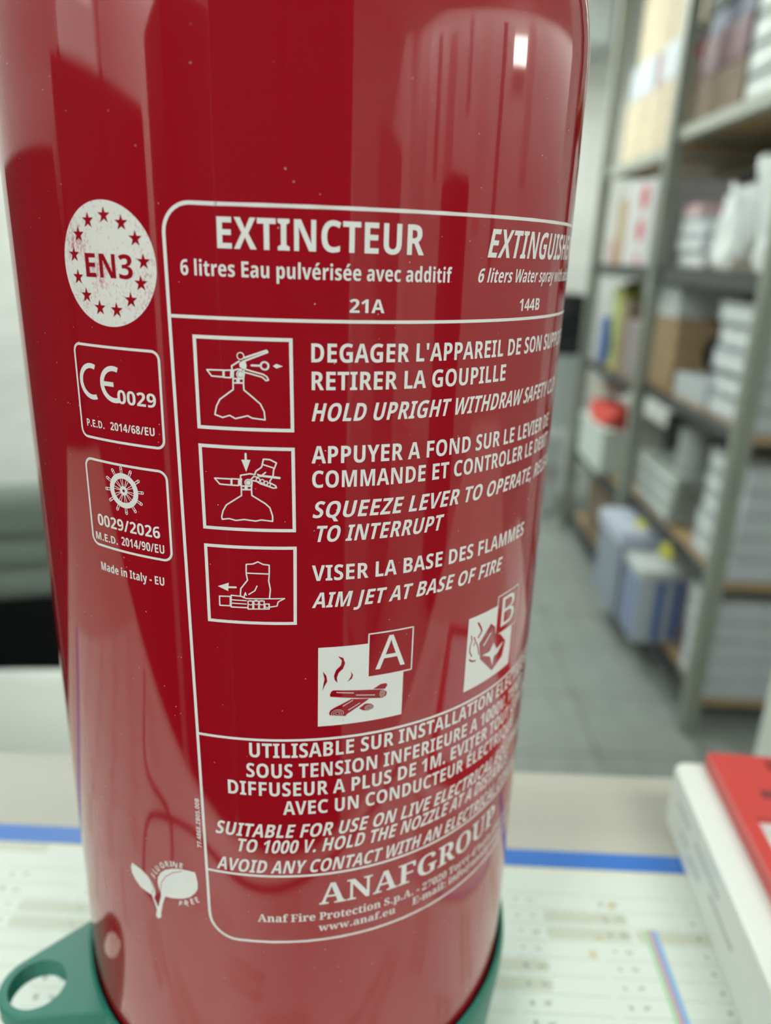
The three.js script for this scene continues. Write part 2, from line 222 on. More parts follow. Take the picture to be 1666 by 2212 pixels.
const PIN_DRAWING = [
  [0.78, true, [[-22.83,18.5],[-2.06,18.48],[-1.81,38.08],[-22.69,38.11]]],
  [0.28, true, [[-20.31,25.41],[-19.29,26.71],[-16.73,26.78],[-16.68,25.32]]],
  [0.28, true, [[-16.53,25.35],[-14.96,25.24],[-15.05,26.86],[-16.53,26.87]]],
  [0, true, [[-14.96,25.2],[-14.21,25.11],[-14.32,25.82],[-14.7,26.85],[-15.07,26.86]]],
  [0.28, false, [[-14.46,25.22],[-14.59,27.96],[-14.6,29.39],[-17.66,31.7],[-18.46,33.2],[-18.9,35.11],[-17.17,35.68],[-15.57,35.13],[-14.33,35.8],[-11.59,35.05],[-10.57,35.53],[-7.78,35.81],[-7.95,33.98],[-8.74,32.34],[-10.35,30.95],[-12.26,29.39],[-12.32,27.86],[-12.15,25.12]]],
  [0.28, false, [[-14.46,27.04],[-12.3,26.98]]],
  [0.3, false, [[-14.49,27.95],[-12.33,27.9]]],
  [0, true, [[-13.84,27.01],[-13.08,26.98],[-13.11,27.93],[-13.87,27.97]]],
  [0.28, false, [[-14.47,25.32],[-13.47,24.97],[-12.65,24.98]]],
  [0.28, false, [[-11.83,24.91],[-10.22,25.35],[-8,25.88],[-7.24,26.36],[-6.89,27.05],[-7.42,27.21],[-8.22,26.49],[-10.64,25.87],[-12.16,25.56]]],
  [0.3, false, [[-13.11,23.26],[-14.78,24.33],[-14.71,25.13]]],
  [0.34, false, [[-12.01,22.51],[-7.26,20.8],[-6.99,21.14],[-12.36,23.32],[-12.93,24.15]]],
  [0, true, [[-7.5,20.73],[-7.06,20.67],[-6.83,21],[-7.03,21.38],[-7.4,21.4]]],
  [0, true, [[-12.81,23.34],[-11.79,23.2],[-11.51,24.09],[-11.63,24.7],[-12.34,24.93],[-13.05,24.45],[-13.13,23.76]]],
];
const SQUEEZE_DRAWING = [
  [0.78, true, [[-22.68,42.31],[-1.73,42.34],[-1.55,61.67],[-22.48,61.78]]],
  [0.28, true, [[-19.58,49.73],[-18.46,51.05],[-15.79,51.14],[-15.74,49.69]]],
  [0.28, true, [[-15.59,49.62],[-13.97,49.64],[-14.1,51.15],[-15.64,51.13]]],
  [0, true, [[-13.9,49.43],[-13.19,49.44],[-13.35,50.56],[-13.5,51.19],[-14.06,51.15]]],
  [0.28, false, [[-13.58,49.68],[-13.55,48.71],[-11.4,48.25],[-10.3,48.42]]],
  [0.4, false, [[-12.28,43.66],[-12.28,45.11]]],
  [0, true, [[-13.3,45.05],[-11.22,45],[-12.25,47.85]]],
  [0.28, false, [[-10.34,48.32],[-10.01,47.53],[-9.04,46.84],[-8.72,46.5],[-8.32,44.74],[-6.9,44.8],[-5.44,45.53],[-5.88,46.74],[-6.09,47.19],[-6.22,48.51]]],
  [0.26, false, [[-8.6,45.95],[-5.98,46.75]]],
  [0.26, false, [[-9.7,48.29],[-9.08,48.82],[-7.9,47.79]]],
  [0.44, false, [[-9.5,48.55],[-4.79,49.03]]],
  [0.26, false, [[-11.22,49.57],[-10.57,48.83],[-9.51,49.06]]],
  [0.28, false, [[-10.91,49.78],[-9.95,49.96],[-9.11,50.48],[-7.42,51.03],[-6.26,51.44],[-5.52,51.38],[-5.68,50.89],[-6.99,50.19]]],
  [0.26, false, [[-6.59,49.18],[-6.98,49.9]]],
  [0.28, false, [[-13.48,49.9],[-13.47,51.9],[-13.48,53.47],[-17.06,55.95],[-17.88,57.38],[-18.27,58.78],[-18.19,59.51],[-16.51,59.23],[-14.97,59.59],[-12.99,59.24],[-10.38,59.51],[-9.08,59.18],[-6.49,59.45],[-6.47,58.18],[-7.08,56.15],[-8.14,55.16],[-11.1,53.35],[-11.17,51.79],[-10.97,49.89]]],
  [0.28, false, [[-13.46,51.23],[-11.16,51.16]]],
  [0.3, false, [[-13.48,52.06],[-11.18,51.99]]],
  [0, true, [[-12.72,51.19],[-11.99,51.18],[-12.01,52.01],[-12.75,52.02]]],
];
const AIM_DRAWING = [
  [0.78, true, [[-22.48,66.25],[-1.41,66.02],[-1.47,85.56],[-22.41,85.74]]],
  [0, true, [[-19.92,76.53],[-17.18,75.42],[-17.42,77.61]]],
  [0.4, false, [[-17.46,76.61],[-15.52,76.5]]],
  [0.28, false, [[-12.93,72.75],[-12.87,70.41],[-11.29,70.24],[-10.1,69.64],[-8.94,70.23],[-7.46,70.39],[-7.5,72.73]]],
  [0.28, false, [[-12.93,72.63],[-7.49,72.65]]],
  [0.28, false, [[-12.93,72.75],[-12.66,74.45],[-14.32,76.72],[-14.5,78.69],[-13.3,79.14]]],
  [0.28, false, [[-7.5,72.73],[-7.64,74.46],[-7.28,76.61],[-7.52,78.88]]],
  [0.26, false, [[-10.43,75.85],[-10.97,77.09],[-12.43,78.13]]],
  [0.26, false, [[-13.7,79.08],[-13.26,77.74],[-13.08,78.38]]],
  [0.28, true, [[-19.61,79.12],[-16.94,78.97],[-17.02,81.44],[-19.62,81.55]]],
  [0.28, false, [[-14.09,78.75],[-16.72,78.64],[-16.83,81.73],[-12.68,81.65]]],
  [0.24, false, [[-16.68,79.82],[-13.12,79.83]]],
  [0.24, false, [[-16.71,80.7],[-13.14,80.71]]],
  [0.26, false, [[-13.1,79.26],[-3.96,78.95],[-5.48,79.84],[-5.77,80.95],[-7.36,81.25]]],
  [0.26, true, [[-12.68,79.89],[-11.52,79.83],[-11.57,81.94],[-12.73,82.01]]],
  [0.26, true, [[-11.32,79.82],[-10.12,79.76],[-10.16,81.87],[-11.37,81.93]]],
  [0.26, true, [[-9.96,79.75],[-8.8,79.71],[-8.84,81.82],[-10,81.87]]],
  [0.26, true, [[-8.66,80.49],[-7.62,80.46],[-7.65,81.78],[-8.68,81.82]]],
];
const PIN_RINGS = [[-12.81,22.15],[-7.67,24.05],[-12.89,26.06]];
const SQUEEZE_RINGS = [[-11.84,50.37],[-9.63,49.61],[-8.68,49.91],[-7.84,50.28],[-7.21,50.64]];
const AIM_RINGS = [[-12.13,80.3],[-10.72,80.14],[-9.37,80.17],[-8.15,80.92]];
const LOG_SHAPES = [
  [0, true, [[5.26,99.11],[6.13,100.36],[6.39,101.97],[5.7,103.31],[5.19,104.6],[5.46,102.69],[5.72,101.32]]],
  [0, true, [[9.03,95.1],[10.33,95.69],[10.82,97.24],[10.31,98.76],[9.2,99.84],[8.8,101.19],[8.96,102.68],[8.24,101.73],[8.05,100.52],[8.56,98.98],[9.8,97.72],[9.99,96.36]]],
  [0, true, [[12.28,99.78],[12.9,100.74],[12.67,101.83],[11.44,102.68],[12.2,101.57],[12.51,100.69]]],
  [0, true, [[7.92,104.71],[17.7,105.82],[21.12,106.37],[22.11,107.27],[21.96,108.27],[21.01,108.83],[19.67,108.65],[7.24,106.54],[7.06,105.96],[7.4,105.06]]],
  [0, true, [[18.26,105.75],[20.3,104.65],[21.75,104.6],[22.23,105.23],[21.58,106.25]]],
  [0, true, [[6.93,111.34],[7.21,110.54],[8.16,109.9],[12.61,107.77],[17.4,108.4],[11.6,112.08],[11.18,112.65],[7.11,111.97]]],
  [0, true, [[14.68,110.88],[16.32,109.7],[17.82,109.96],[18.67,110.74],[18.43,111.53],[17.12,111.91],[15.62,111.57]]],
];
const LOG_STREAKS = [
  [0.17, false, [[8.82,105.4],[13.12,106.05]]],
  [0.17, false, [[13.86,106.76],[18.8,107.53]]],
  [0.15, false, [[10.48,109.59],[12.98,108.15]]],
  [0.15, false, [[11.94,110.89],[14.83,109.25]]],
];
const LOG_ENDS = [[20.85,107.51],[9.07,111.56],[17.29,110.98]];
const CAN_SHAPES = [
  [0, true, [[57.3,96.99],[59.55,98.81],[60.07,101.38],[62.74,102.34],[66.26,105.8],[65.03,110.31],[59.73,112.92],[53.49,106.8],[52.51,101.55]]],
  [0.55, false, [[51.33,94.81],[52.66,96.66],[53.17,97.9],[51.79,99.35]]],
  [0.3, false, [[48.83,97.92],[49.22,99.54],[48.66,101.06],[48.61,102.76],[49.63,104.5]]],
  [0.3, false, [[50.04,98.75],[50.71,100.13],[50.09,101.34]]],
  [0.3, false, [[51.11,100.62],[52.05,102.68],[52.67,105]]],
  [0.45, false, [[48.76,105.32],[49.98,106.19],[51.28,106.41]]],
];
const CAN_STREAKS = [
  [0.42, false, [[54.5,102.79],[57.39,100.06]]],
  [0, true, [[54.12,105.85],[57.64,105.89],[59.41,103.69],[61.26,106.45],[65.01,105.42],[61.97,108.09],[60.1,108.44],[59.63,111.19],[58.16,107.75]]],
];
const LEAF_SHAPE = [
  [0, true, [[-53.31,171.54],[-53.93,173.42],[-53.75,175.46],[-52.56,177.2],[-50.6,179.01],[-48.32,179.49],[-46.1,179.8],[-44.76,183.95],[-44.59,184.84],[-44.93,185.98],[-45.06,187.51],[-44.11,187.77],[-43.2,186.83],[-43.06,185.06],[-42.18,181.27],[-41.01,178],[-38.74,177.62],[-35,176.43],[-32.41,174.88],[-30.67,172.8],[-29.89,171.18],[-29.78,169.08],[-30.06,166.89],[-30.37,165.39],[-32.68,165.43],[-35.58,165.85],[-37.97,166.62],[-40.25,167.99],[-41.95,169.62],[-43.16,171.78],[-43.44,173.78],[-43.13,175.76],[-42.69,177.45],[-42.5,178.08],[-43.35,181.34],[-44.04,183.35],[-45.3,180.36],[-44.71,179.11],[-44.67,177.19],[-45.46,175.2],[-47.23,173.23],[-49.64,172.09],[-51.96,171.65]]],
];
const LEAF_VEIN = [
  [0.16, false, [[-34.57,166.29],[-37.62,167.86],[-40.2,170.27],[-41.95,173.11],[-42.52,175.72],[-42.6,177.29]]],
  [0.12, false, [[-45.91,178.98],[-45.12,176.93],[-45.92,174.95]]],
];
const FLUORINE_LETTERS = [['F', -44.75, 172.04, -58], ['L', -44.11, 170.12, -50], ['U', -43.13, 168.71, -40], ['O', -41.32, 166.82, -22], ['R', -39.5, 165.62, -10], ['I', -38.16, 165.06, -3], ['N', -36.77, 164.81, 6], ['E', -34.7, 164.41, 12]];
const FREE_LETTERS = [['F', -35.72, 178.42, 14], ['R', -33.77, 177.58, 6], ['E', -31.88, 176.36, -12], ['E', -30.3, 175.24, -24]];
const EMBLEM_STARS = [[-43.14,-5.21],[-47.83,-4.16],[-51.1,-1.26],[-53.12,2.91],[-52.43,7.6],[-50.22,11.39],[-46.38,13.83],[-41.58,14.08],[-37.54,11.75],[-34.67,8.19],[-33.68,3.78],[-35.34,-0.79],[-38.63,-3.81]];

// ---------------------------------------------------------------- the extinguisher
const paint = mat(0.335, 0.0045, 0.0125, 0.05, { ior: 1.75 });
const ink = mat(0.78, 0.765, 0.74, 0.3, { ior: 1.45 }), inkWorn = mat(0.78, 0.75, 0.71, 0.35, { map: null });
const R = 0.08, extinguisher = thing('fire_extinguisher', 'glossy red fire extinguisher with white French and English instructions, on a green foot ring', 'fire extinguisher', [0, COUNTER + 0.001, 0], TURN);
const bold = await new FontLoader().loadAsync('fonts/droid/droid_sans_bold.typeface.json'), serif = await new FontLoader().loadAsync('fonts/droid/droid_serif_bold.typeface.json'), regular = await new FontLoader().loadAsync('fonts/droid/droid_sans_regular.typeface.json');
const tess = new TessellateModifier(1.6, 7);
// flat print geometry in mm (x along the circumference, y up, origin at eye height facing the camera) laid on the cylinder
function onCylinder(g, lift = 0.00006) {
  const s = tess.modify(plain(g)), p = s.attributes.position, n = new Float32Array(p.count * 3), r = R + lift;
  for (let i = 0; i < p.count; i++) { const a = p.getX(i) / 80, y = EYE - COUNTER - 0.001 + p.getY(i) / 1000; n.set([Math.sin(a), 0, Math.cos(a)], i * 3); p.setXYZ(i, r * Math.sin(a), y, r * Math.cos(a)); }
  s.setAttribute('normal', new THREE.BufferAttribute(n, 3)); return s;
}
const shapeOf = (pts) => new THREE.Shape(pts.map(([u, v]) => new THREE.Vector2(u, -v)));
const disc = (u, v, r, n = 40) => new THREE.CircleGeometry(r, n).translate(u, -v, 0);
const ringGeo = (u, v, r0, r1, n = 40) => new THREE.RingGeometry(r0, r1, n).translate(u, -v, 0);
function stroke(pts, w, closed) {
  const gs = [], n = pts.length;
  for (let i = 0; i < (closed ? n : n - 1); i++) {
    const [x0, y0] = pts[i], [x1, y1] = pts[(i + 1) % n], L = Math.hypot(x1 - x0, y1 - y0), sq = w > 0.6 && n < 6 ? w : 0;
    gs.push(new THREE.PlaneGeometry(L + sq, w).rotateZ(Math.atan2(-(y1 - y0), x1 - x0)).translate((x0 + x1) / 2, -(y0 + y1) / 2, 0));
  }
  if (w <= 0.6) for (const [x, y] of pts) gs.push(disc(x, y, w / 2, 8));
  return gs;
}
const drawing = (list) => list.flatMap(([w, closed, pts]) => (w ? stroke(pts, w < 0.5 ? w * 1.2 : w, closed) : [new THREE.ShapeGeometry(shapeOf(pts))]));
function lettering(font, text, cap, italic) {   // shapes' geometry with its left edge at x = 0 and the baseline at y = 0, before stretching
  const unit = (f, c) => { const k = f.data.glyphs[c] ?? f.data.glyphs['?']; return k.ha / f.data.resolution; };
  const H = new THREE.ShapeGeometry(font.generateShapes('H', 1)); H.computeBoundingBox();
  const size = cap / H.boundingBox.max.y, g = new THREE.ShapeGeometry(font.generateShapes(text, size), 5); g.computeBoundingBox();
  const x0 = g.boundingBox.min.x; g.translate(-x0, 0, 0);
  return { g, lead: x0, slant: italic ? 0.21 : 0, advance: (t) => [...t].reduce((s, c) => s + unit(font, c), 0) * size };
}
function printLine(name, text, style, u, v, cap, ref, uRef, material = ink, lift) {
  const font = style === 'sb' ? serif : bold, L = lettering(font, text, cap, style === 'i'), lead = L.lead;
  let ref_w = L.advance(ref) - lead; if (!ref.endsWith(' ') && ref.length === text.length) ref_w -= lead;
  const k = (uRef - u) / ref_w, p = L.g.attributes.position;
  for (let i = 0; i < p.count; i++) p.setXY(i, u + p.getX(i) * k + p.getY(i) * L.slant, p.getY(i) - v);
  return part(name, onCylinder(L.g, lift), material, extinguisher);
}
{
  // body: straight wall, small-radius shoulder, dome, neck
  const prof = [[0, 0.0206], [0.05, 0.022], [0.068, 0.028], [0.0765, 0.036], [0.0795, 0.044], [R, 0.052]];
  for (let i = 1; i <= 40; i++) prof.push([R, 0.052 + (0.344 - 0.052) * i / 40]);
  for (let a = 4; a <= 76; a += 4) prof.push([R * Math.cos(a * Math.PI / 180), 0.344 + 0.075 * Math.sin(a * Math.PI / 180)]);
  prof.push([0.0185, 0.4185], [0.018, 0.432], [0, 0.432]);
  part('cylinder_body', lathe(prof, 256), paint, extinguisher, 'glossy red painted steel cylinder');
  const specks = [];
  for (let i = 0; i < 260; i++) specks.push(new THREE.CircleGeometry(rnd(0.06, 0.16), 6).scale(rnd(0.7, 1.6), 1, 1).rotateZ(rnd(0, 3)).translate(rnd(-85, 85), rnd(-205, 40), 0));
  const sp = part('dust_specks', onCylinder(mergeGeometries(specks.map(plain)), 0.00009), mat(0.62, 0.45, 0.42, 0.7), extinguisher); sp.userData.kind = 'stuff';
  // valve group above the frame of the photo
  const v = part('valve', join(new THREE.CylinderGeometry(0.019, 0.019, 0.018, 24).translate(0, 0.441, 0), new THREE.CylinderGeometry(0.013, 0.015, 0.04, 24).translate(0, 0.469, 0), rod([-0.03, 0.467, 0], [0.03, 0.467, 0], 0.008)), mat(0.6, 0.5, 0.3, 0.3, { metalness: 1 }), extinguisher, 'brass valve');
  part('carry_handle', sheet((a, b) => [-0.01 - 0.11 * a, 0.484 - 0.012 * a, -0.012 + 0.024 * b], 10, 2, 0.003), M.black, extinguisher);
  part('squeeze_lever', sheet((a, b) => [0.01 - 0.13 * a, 0.5 + 0.03 * a, -0.011 + 0.022 * b], 10, 2, 0.003), M.black, extinguisher);

  // printed frame: left side, rounded corners, top and bottom edges, two dividers
  const arc = (cx, cy, r, a0, a1) => Array.from({ length: 9 }, (_, i) => { const a = (a0 + (a1 - a0) * i / 8) * Math.PI / 180; return [cx + r * Math.cos(a), cy + r * Math.sin(a)]; });
  const framePath = [[150, -8.3], [60, -8.2], [-17, -7.9], ...arc(-22.6, -2.1, 5.9, 270, 180).map(([x, y]) => [x, y]), [-26.55, 178], ...arc(-18.2, 178.6, 8.3, 180, 90), [60, 186.6], [150, 186.6]];
  part('printed_frame', onCylinder(mergeGeometries([framePath.slice(0, 3), framePath.slice(2)].flatMap((q) => stroke(q, 0.78, false).concat(q.map(([x, y]) => disc(x, y, 0.39, 8)))).map(plain))), ink, extinguisher);
  for (const [y, u] of [[14.45, -27.9], [118.95, -26.9], [163.1, -26.5]]) part('printed_divider', onCylinder(new THREE.PlaneGeometry(180, 0.72, 120, 1).translate(90 + u, -y, 0)), ink, extinguisher);

  for (const [n, t, s, u, vv, cap, ref, ur] of TEXT_LINES) if (s !== 'm') printLine(n, t, s, u, vv, cap, ref, ur);

  // emblem with stars
  const worn = grain(256, (u, w) => { const a = 0.4 * noise(u * 60, w * 20, 60, 21) + 0.6 * noise(u * 120, w * 70, 120, 22), m = noise(u * 4, w * 4, 4, 23); const k = Math.max(0, a - 0.52 + 0.5 * (m - 0.55)) * 1.7; return [1 - 0.16 * k, 1 - 0.5 * k, 1 - 0.42 * k]; });
  inkWorn.map = worn;
  const face = new THREE.Shape(); face.absarc(-43.65, -4.75, 13, 0, Math.PI * 2);
  const em = onCylinder(new THREE.ShapeGeometry(face, 60)), ep = em.attributes.position, eu = em.attributes.uv ?? new THREE.BufferAttribute(new Float32Array(ep.count * 2), 2);
  for (let i = 0; i < ep.count; i++) eu.setXY(i, Math.atan2(ep.getX(i), ep.getZ(i)) * 80 / 26, ep.getY(i) * 1000 / 26);
  em.setAttribute('uv', eu);
  const emblem = part('round_emblem', em, inkWorn, extinguisher, 'white round emblem ringed with red stars');
  const stars = EMBLEM_STARS.map(([u, w]) => { const s = new THREE.Shape(); for (let i = 0; i < 10; i++) { const a = Math.PI / 2 + i * Math.PI / 5, r = i % 2 ? 0.68 : 1.75; s[i ? 'lineTo' : 'moveTo'](u + r * Math.cos(a), -w + r * Math.sin(a)); } return new THREE.ShapeGeometry(s); });
  stars.forEach((s) => { const m = part('star', onCylinder(s, 0.00012), paint, emblem); });
  for (const [n, t, s, u, vv, cap, ref, ur] of TEXT_LINES) if (s === 'm') { const m = printLine(n, t, s, u, vv, cap, ref, ur, paint, 0.00012); emblem.add(m); }

  // conformity box and wheel box
  const roundBox = (x0, x1, y0, y1, r) => [...arc(x1 - r, y0 + r, r, 270, 360), ...arc(x1 - r, y1 - r, r, 0, 90), ...arc(x0 + r, y1 - r, r, 90, 180), ...arc(x0 + r, y0 + r, r, 180, 270)];
  for (const b of [[-56.4, -31.5, 22.3, 44, 1.9], [-56.35, -31.4, 49.45, 71.6, 2.2]]) part('printed_border', onCylinder(mergeGeometries(stroke(roundBox(...b), 0.6, true).map(plain))), ink, extinguisher);
  const half = (cx, cy) => { const s = new THREE.Shape(), a = 68 * Math.PI / 180; s.absarc(cx, -cy, 4.2, a, 2 * Math.PI - a, false); s.absarc(cx, -cy, 3.05, 2 * Math.PI - a, a, true); return new THREE.ShapeGeometry(s, 30); };
  part('conformity_mark', onCylinder(mergeGeometries([half(-51.25, 30.6), half(-44.25, 30.6), new THREE.PlaneGeometry(3.9, 1.05).translate(-46.3, -30.6, 0)].map(plain))), ink, extinguisher);
  const wh = [ringGeo(-43.95, 55.75, 3.0, 4.35, 60), ringGeo(-43.95, 55.75, 0.38, 1.15, 30)];
  for (let i = 0; i < 20; i++) { const a = i * Math.PI / 10 + (i % 2 ? 0.05 : -0.05); wh.push(new THREE.PlaneGeometry(2.1, 0.16).translate(2.1, 0, 0).rotateZ(a).translate(-43.95, -55.75, 0)); }
  for (let i = 0; i < 12; i++) { const a = i * Math.PI / 6 + 0.06; for (const s of [-1, 1]) wh.push(new THREE.PlaneGeometry(1.5, 0.2).rotateZ(s * 0.05).translate(4.95, s * 0.27, 0).rotateZ(a).translate(-43.95, -55.75, 0)); wh.push(ringGeo(0, 0, 0.2, 0.4, 12).translate(5.6, 0, 0).rotateZ(a).translate(-43.95, -55.75, 0)); }
  part('wheel_mark', onCylinder(mergeGeometries(wh.map(plain))), ink, extinguisher);

  // the three instruction drawings
  const rings = (list, rs) => list.map(([u, w], i) => ringGeo(u, w, rs[i] - 0.24, rs[i], 24));
  part('pull_pin_drawing', onCylinder(mergeGeometries([...drawing(PIN_DRAWING), ...rings(PIN_RINGS, [0.85, 1.05, 0.95]), ringGeo(PIN_RINGS[1][0], PIN_RINGS[1][1], 0.6, 1.05, 24), disc(PIN_RINGS[2][0], PIN_RINGS[2][1], 0.62, 16), ...stroke([[PIN_RINGS[1][0] - 2.8, PIN_RINGS[1][1]], [PIN_RINGS[1][0] - 0.9, PIN_RINGS[1][1]]], 0.45), new THREE.ShapeGeometry(shapeOf([[PIN_RINGS[1][0] + 1.75, PIN_RINGS[1][1]], [PIN_RINGS[1][0] + 2.5, PIN_RINGS[1][1] - 0.5], [PIN_RINGS[1][0] + 3.9, PIN_RINGS[1][1]], [PIN_RINGS[1][0] + 2.5, PIN_RINGS[1][1] + 0.5]]))].map(plain))), ink, extinguisher);
  part('squeeze_drawing', onCylinder(mergeGeometries([...drawing(SQUEEZE_DRAWING), ...rings(SQUEEZE_RINGS, [0.9, 0.55, 0.55, 0.55, 0.5]), disc(SQUEEZE_RINGS[0][0], SQUEEZE_RINGS[0][1], 0.55, 16)].map(plain))), ink, extinguisher);
  part('aim_jet_drawing', onCylinder(mergeGeometries([...drawing(AIM_DRAWING), ...rings(AIM_RINGS, [0.7, 0.7, 0.7, 0.6])].map(plain))), ink, extinguisher);

  // class A and class B symbols: white panels, red figures, the letter in its red square
  const panel = (name, u0, letter, lu0, lu1, figures, streaks, ends, mirror) => {
    const s = shapeOf([[u0, 92.45], [u0 + 12.55, 92.45], [u0 + 12.55, 101.95], [u0 + 22.5, 101.95], [u0 + 22.5, 115.1], [u0, 115.1]]);
    const p = part(name, onCylinder(new THREE.ShapeGeometry(s)), ink, extinguisher);
    part('red_figure', onCylinder(mergeGeometries(drawing(figures).map(plain)), 0.00012), paint, p);
    part('white_streaks', onCylinder(mergeGeometries([...drawing(streaks), ...ends].map(plain)), 0.00018), ink, p);
    part('letter_border', onCylinder(mergeGeometries(stroke([[u0 + 12.7, 89.85], [u0 + 24.8, 89.85], [u0 + 24.8, 102.1], [u0 + 12.7, 102.1]], 0.38, true).concat([[u0 + 12.7, 89.85], [u0 + 24.8, 89.85], [u0 + 24.8, 102.1], [u0 + 12.7, 102.1]].map(([a, b]) => disc(a, b, 0.19, 8))).map(plain))), ink, p);
    const L = lettering(regular, letter, 9.2, false); L.g.computeBoundingBox(); const w = L.g.boundingBox.max.x, q = L.g.attributes.position;
    for (let i = 0; i < q.count; i++) q.setXY(i, lu0 + q.getX(i) * (lu1 - lu0) / w, q.getY(i) - 100.2);
    part('class_letter', onCylinder(L.g), ink, p);
  };
  const ends = LOG_ENDS.flatMap(([u, w], i) => [0.42, 0.78, 1.14].map((r) => ringGeo(0, 0, r * (i === 1 ? 1.25 : 0.85) - 0.075, r * (i === 1 ? 1.25 : 0.85) + 0.015, 24).scale(i === 0 ? 0.75 : 1.1, i === 0 ? 1.1 : 0.8, 1).translate(u, -w, 0)));
  panel('class_a_symbol', 4.1, 'A', 18.75, 26.9, LOG_SHAPES, LOG_STREAKS, ends);
  panel('class_b_symbol', 47.4, 'B', 62.6, 70.2, CAN_SHAPES, CAN_STREAKS, []);

  // leaf mark with its two words, and the vertical code
  const leaf = part('leaf_mark', onCylinder(mergeGeometries(drawing(LEAF_SHAPE).map(plain))), ink, extinguisher);
  part('leaf_vein', onCylinder(mergeGeometries(drawing(LEAF_VEIN).map(plain)), 0.00012), paint, leaf);
  const word = (list) => mergeGeometries(list.map(([ch, u, w, a]) => { const L = lettering(bold, ch, 1.85, false); L.g.computeBoundingBox(); const c = L.g.boundingBox.max.x / 2; return plain(L.g.translate(-c, -0.9, 0).scale(0.95, 1, 1).rotateZ(-a * Math.PI / 180).translate(u, -w, 0)); }));
  part('leaf_word', onCylinder(word(FLUORINE_LETTERS)), ink, leaf); part('leaf_word', onCylinder(word(FREE_LETTERS)), ink, leaf);
  const code = lettering(bold, '77.486E.ZB05.00B', 1.25, true); code.g.computeBoundingBox();
  const cw = code.g.boundingBox.max.x; part('reference_code', onCylinder(code.g.scale(16.4 / cw, 1, 1).rotateZ(Math.PI / 2).translate(-27.9, -156.2, 0)), ink, extinguisher);
}
{
  // green plastic foot ring with a holed lug
  const t = new THREE.Group(); t.name = 'plastic_base'; t.userData.label = 'green plastic foot ring with a holed lug'; extinguisher.add(t);
  const green = mat(0.012, 0.175, 0.125, 0.42, { map: mottled });
  part('foot_ring', lathe([[0.07, 0], [0.0785, 0], [0.0795, 0.006], [0.0806, 0.018], [0.0818, 0.03], [0.0826, 0.038], [0.0828, 0.044], [0.0824, 0.0475], [0.0816, 0.0492], [0.0808, 0.0492], [0.0803, 0.047], [0.0802, 0.04], [0.079, 0.03], [0.077, 0.0225], [0.072, 0.0208], [0, 0.0205], [0, 0.014], [0.068, 0.012], [0.07, 0]], 200), green, t);
  const ax = Math.atan2(0.034, -0.094), s = new THREE.Shape(), c = 0.1, r = 0.0128, q0 = 0.0215, p0 = 0.0785;
  const tx = (along, perp) => [along * Math.cos(ax) - perp * Math.sin(ax), -(along * Math.sin(ax) + perp * Math.cos(ax))];   // shape plane (x, -z)
  const d = Math.hypot(q0, p0 - c), ta = Math.atan2(q0, p0 - c) - Math.acos(r / d);
  s.moveTo(...tx(p0, -q0)); for (let i = 0; i <= 24; i++) { const a = -ta + 2 * ta * i / 24; s.lineTo(...tx(c + r * Math.cos(a), r * Math.sin(a))); } s.lineTo(...tx(p0, q0));
  for (let i = 0; i <= 12; i++) { const a = Math.atan2(q0, p0) * (1 - i / 6); s.lineTo(...tx(0.0806 * Math.cos(a), 0.0806 * Math.sin(a))); }
  const h = new THREE.Path(); for (let i = 0; i < 40; i++) h[i ? 'lineTo' : 'moveTo'](...tx(c + 0.0104 * Math.cos(i * Math.PI / 20), 0.0104 * Math.sin(i * Math.PI / 20))); s.holes.push(h);
  part('lug', new THREE.ExtrudeGeometry(s, { depth: 0.0062, bevelEnabled: true, bevelSize: 0.0007, bevelThickness: 0.0007, bevelOffset: -0.0007, bevelSegments: 3, curveSegments: 24 }).rotateX(-Math.PI / 2).translate(0, 0.0411, 0), green, t, 'green lug with an oval hole');
}

// ---------------------------------------------------------------- behind the counter, left
{
  const c = thing('plastic_chair', 'white moulded plastic chair behind the counter, left of the extinguisher', 'chair', [-0.31, 0, -0.5], 0.15);
  part('backrest', sheet((u, v) => { const a = (u - 0.5) * 1.5, w = 0.27 + 0.02 * v; return [w * Math.sin(a) / 0.75, 0.47 + 0.298 * v * (1 - 0.1 * (2 * u - 1) ** 4), -0.24 + 0.16 * Math.cos(a) - 0.13 * v]; }, 28, 14, 0.005), M.white, c);
  part('seat', sheet((u, v) => { const x = (u - 0.5) * 0.46; return [x, 0.45 + 0.02 * (2 * u - 1) ** 2 + 0.02 * (1 - v) ** 3, -0.38 + 0.36 * v]; }, 16, 12, 0.006), M.white, c);
  for (const sx of [-1, 1]) for (const sz of [0, 1]) part('leg', rod([sx * 0.17, 0.445, -0.34 + 0.26 * sz], [sx * 0.23, 0, -0.4 + 0.4 * sz], 0.011), M.steel, c);
}
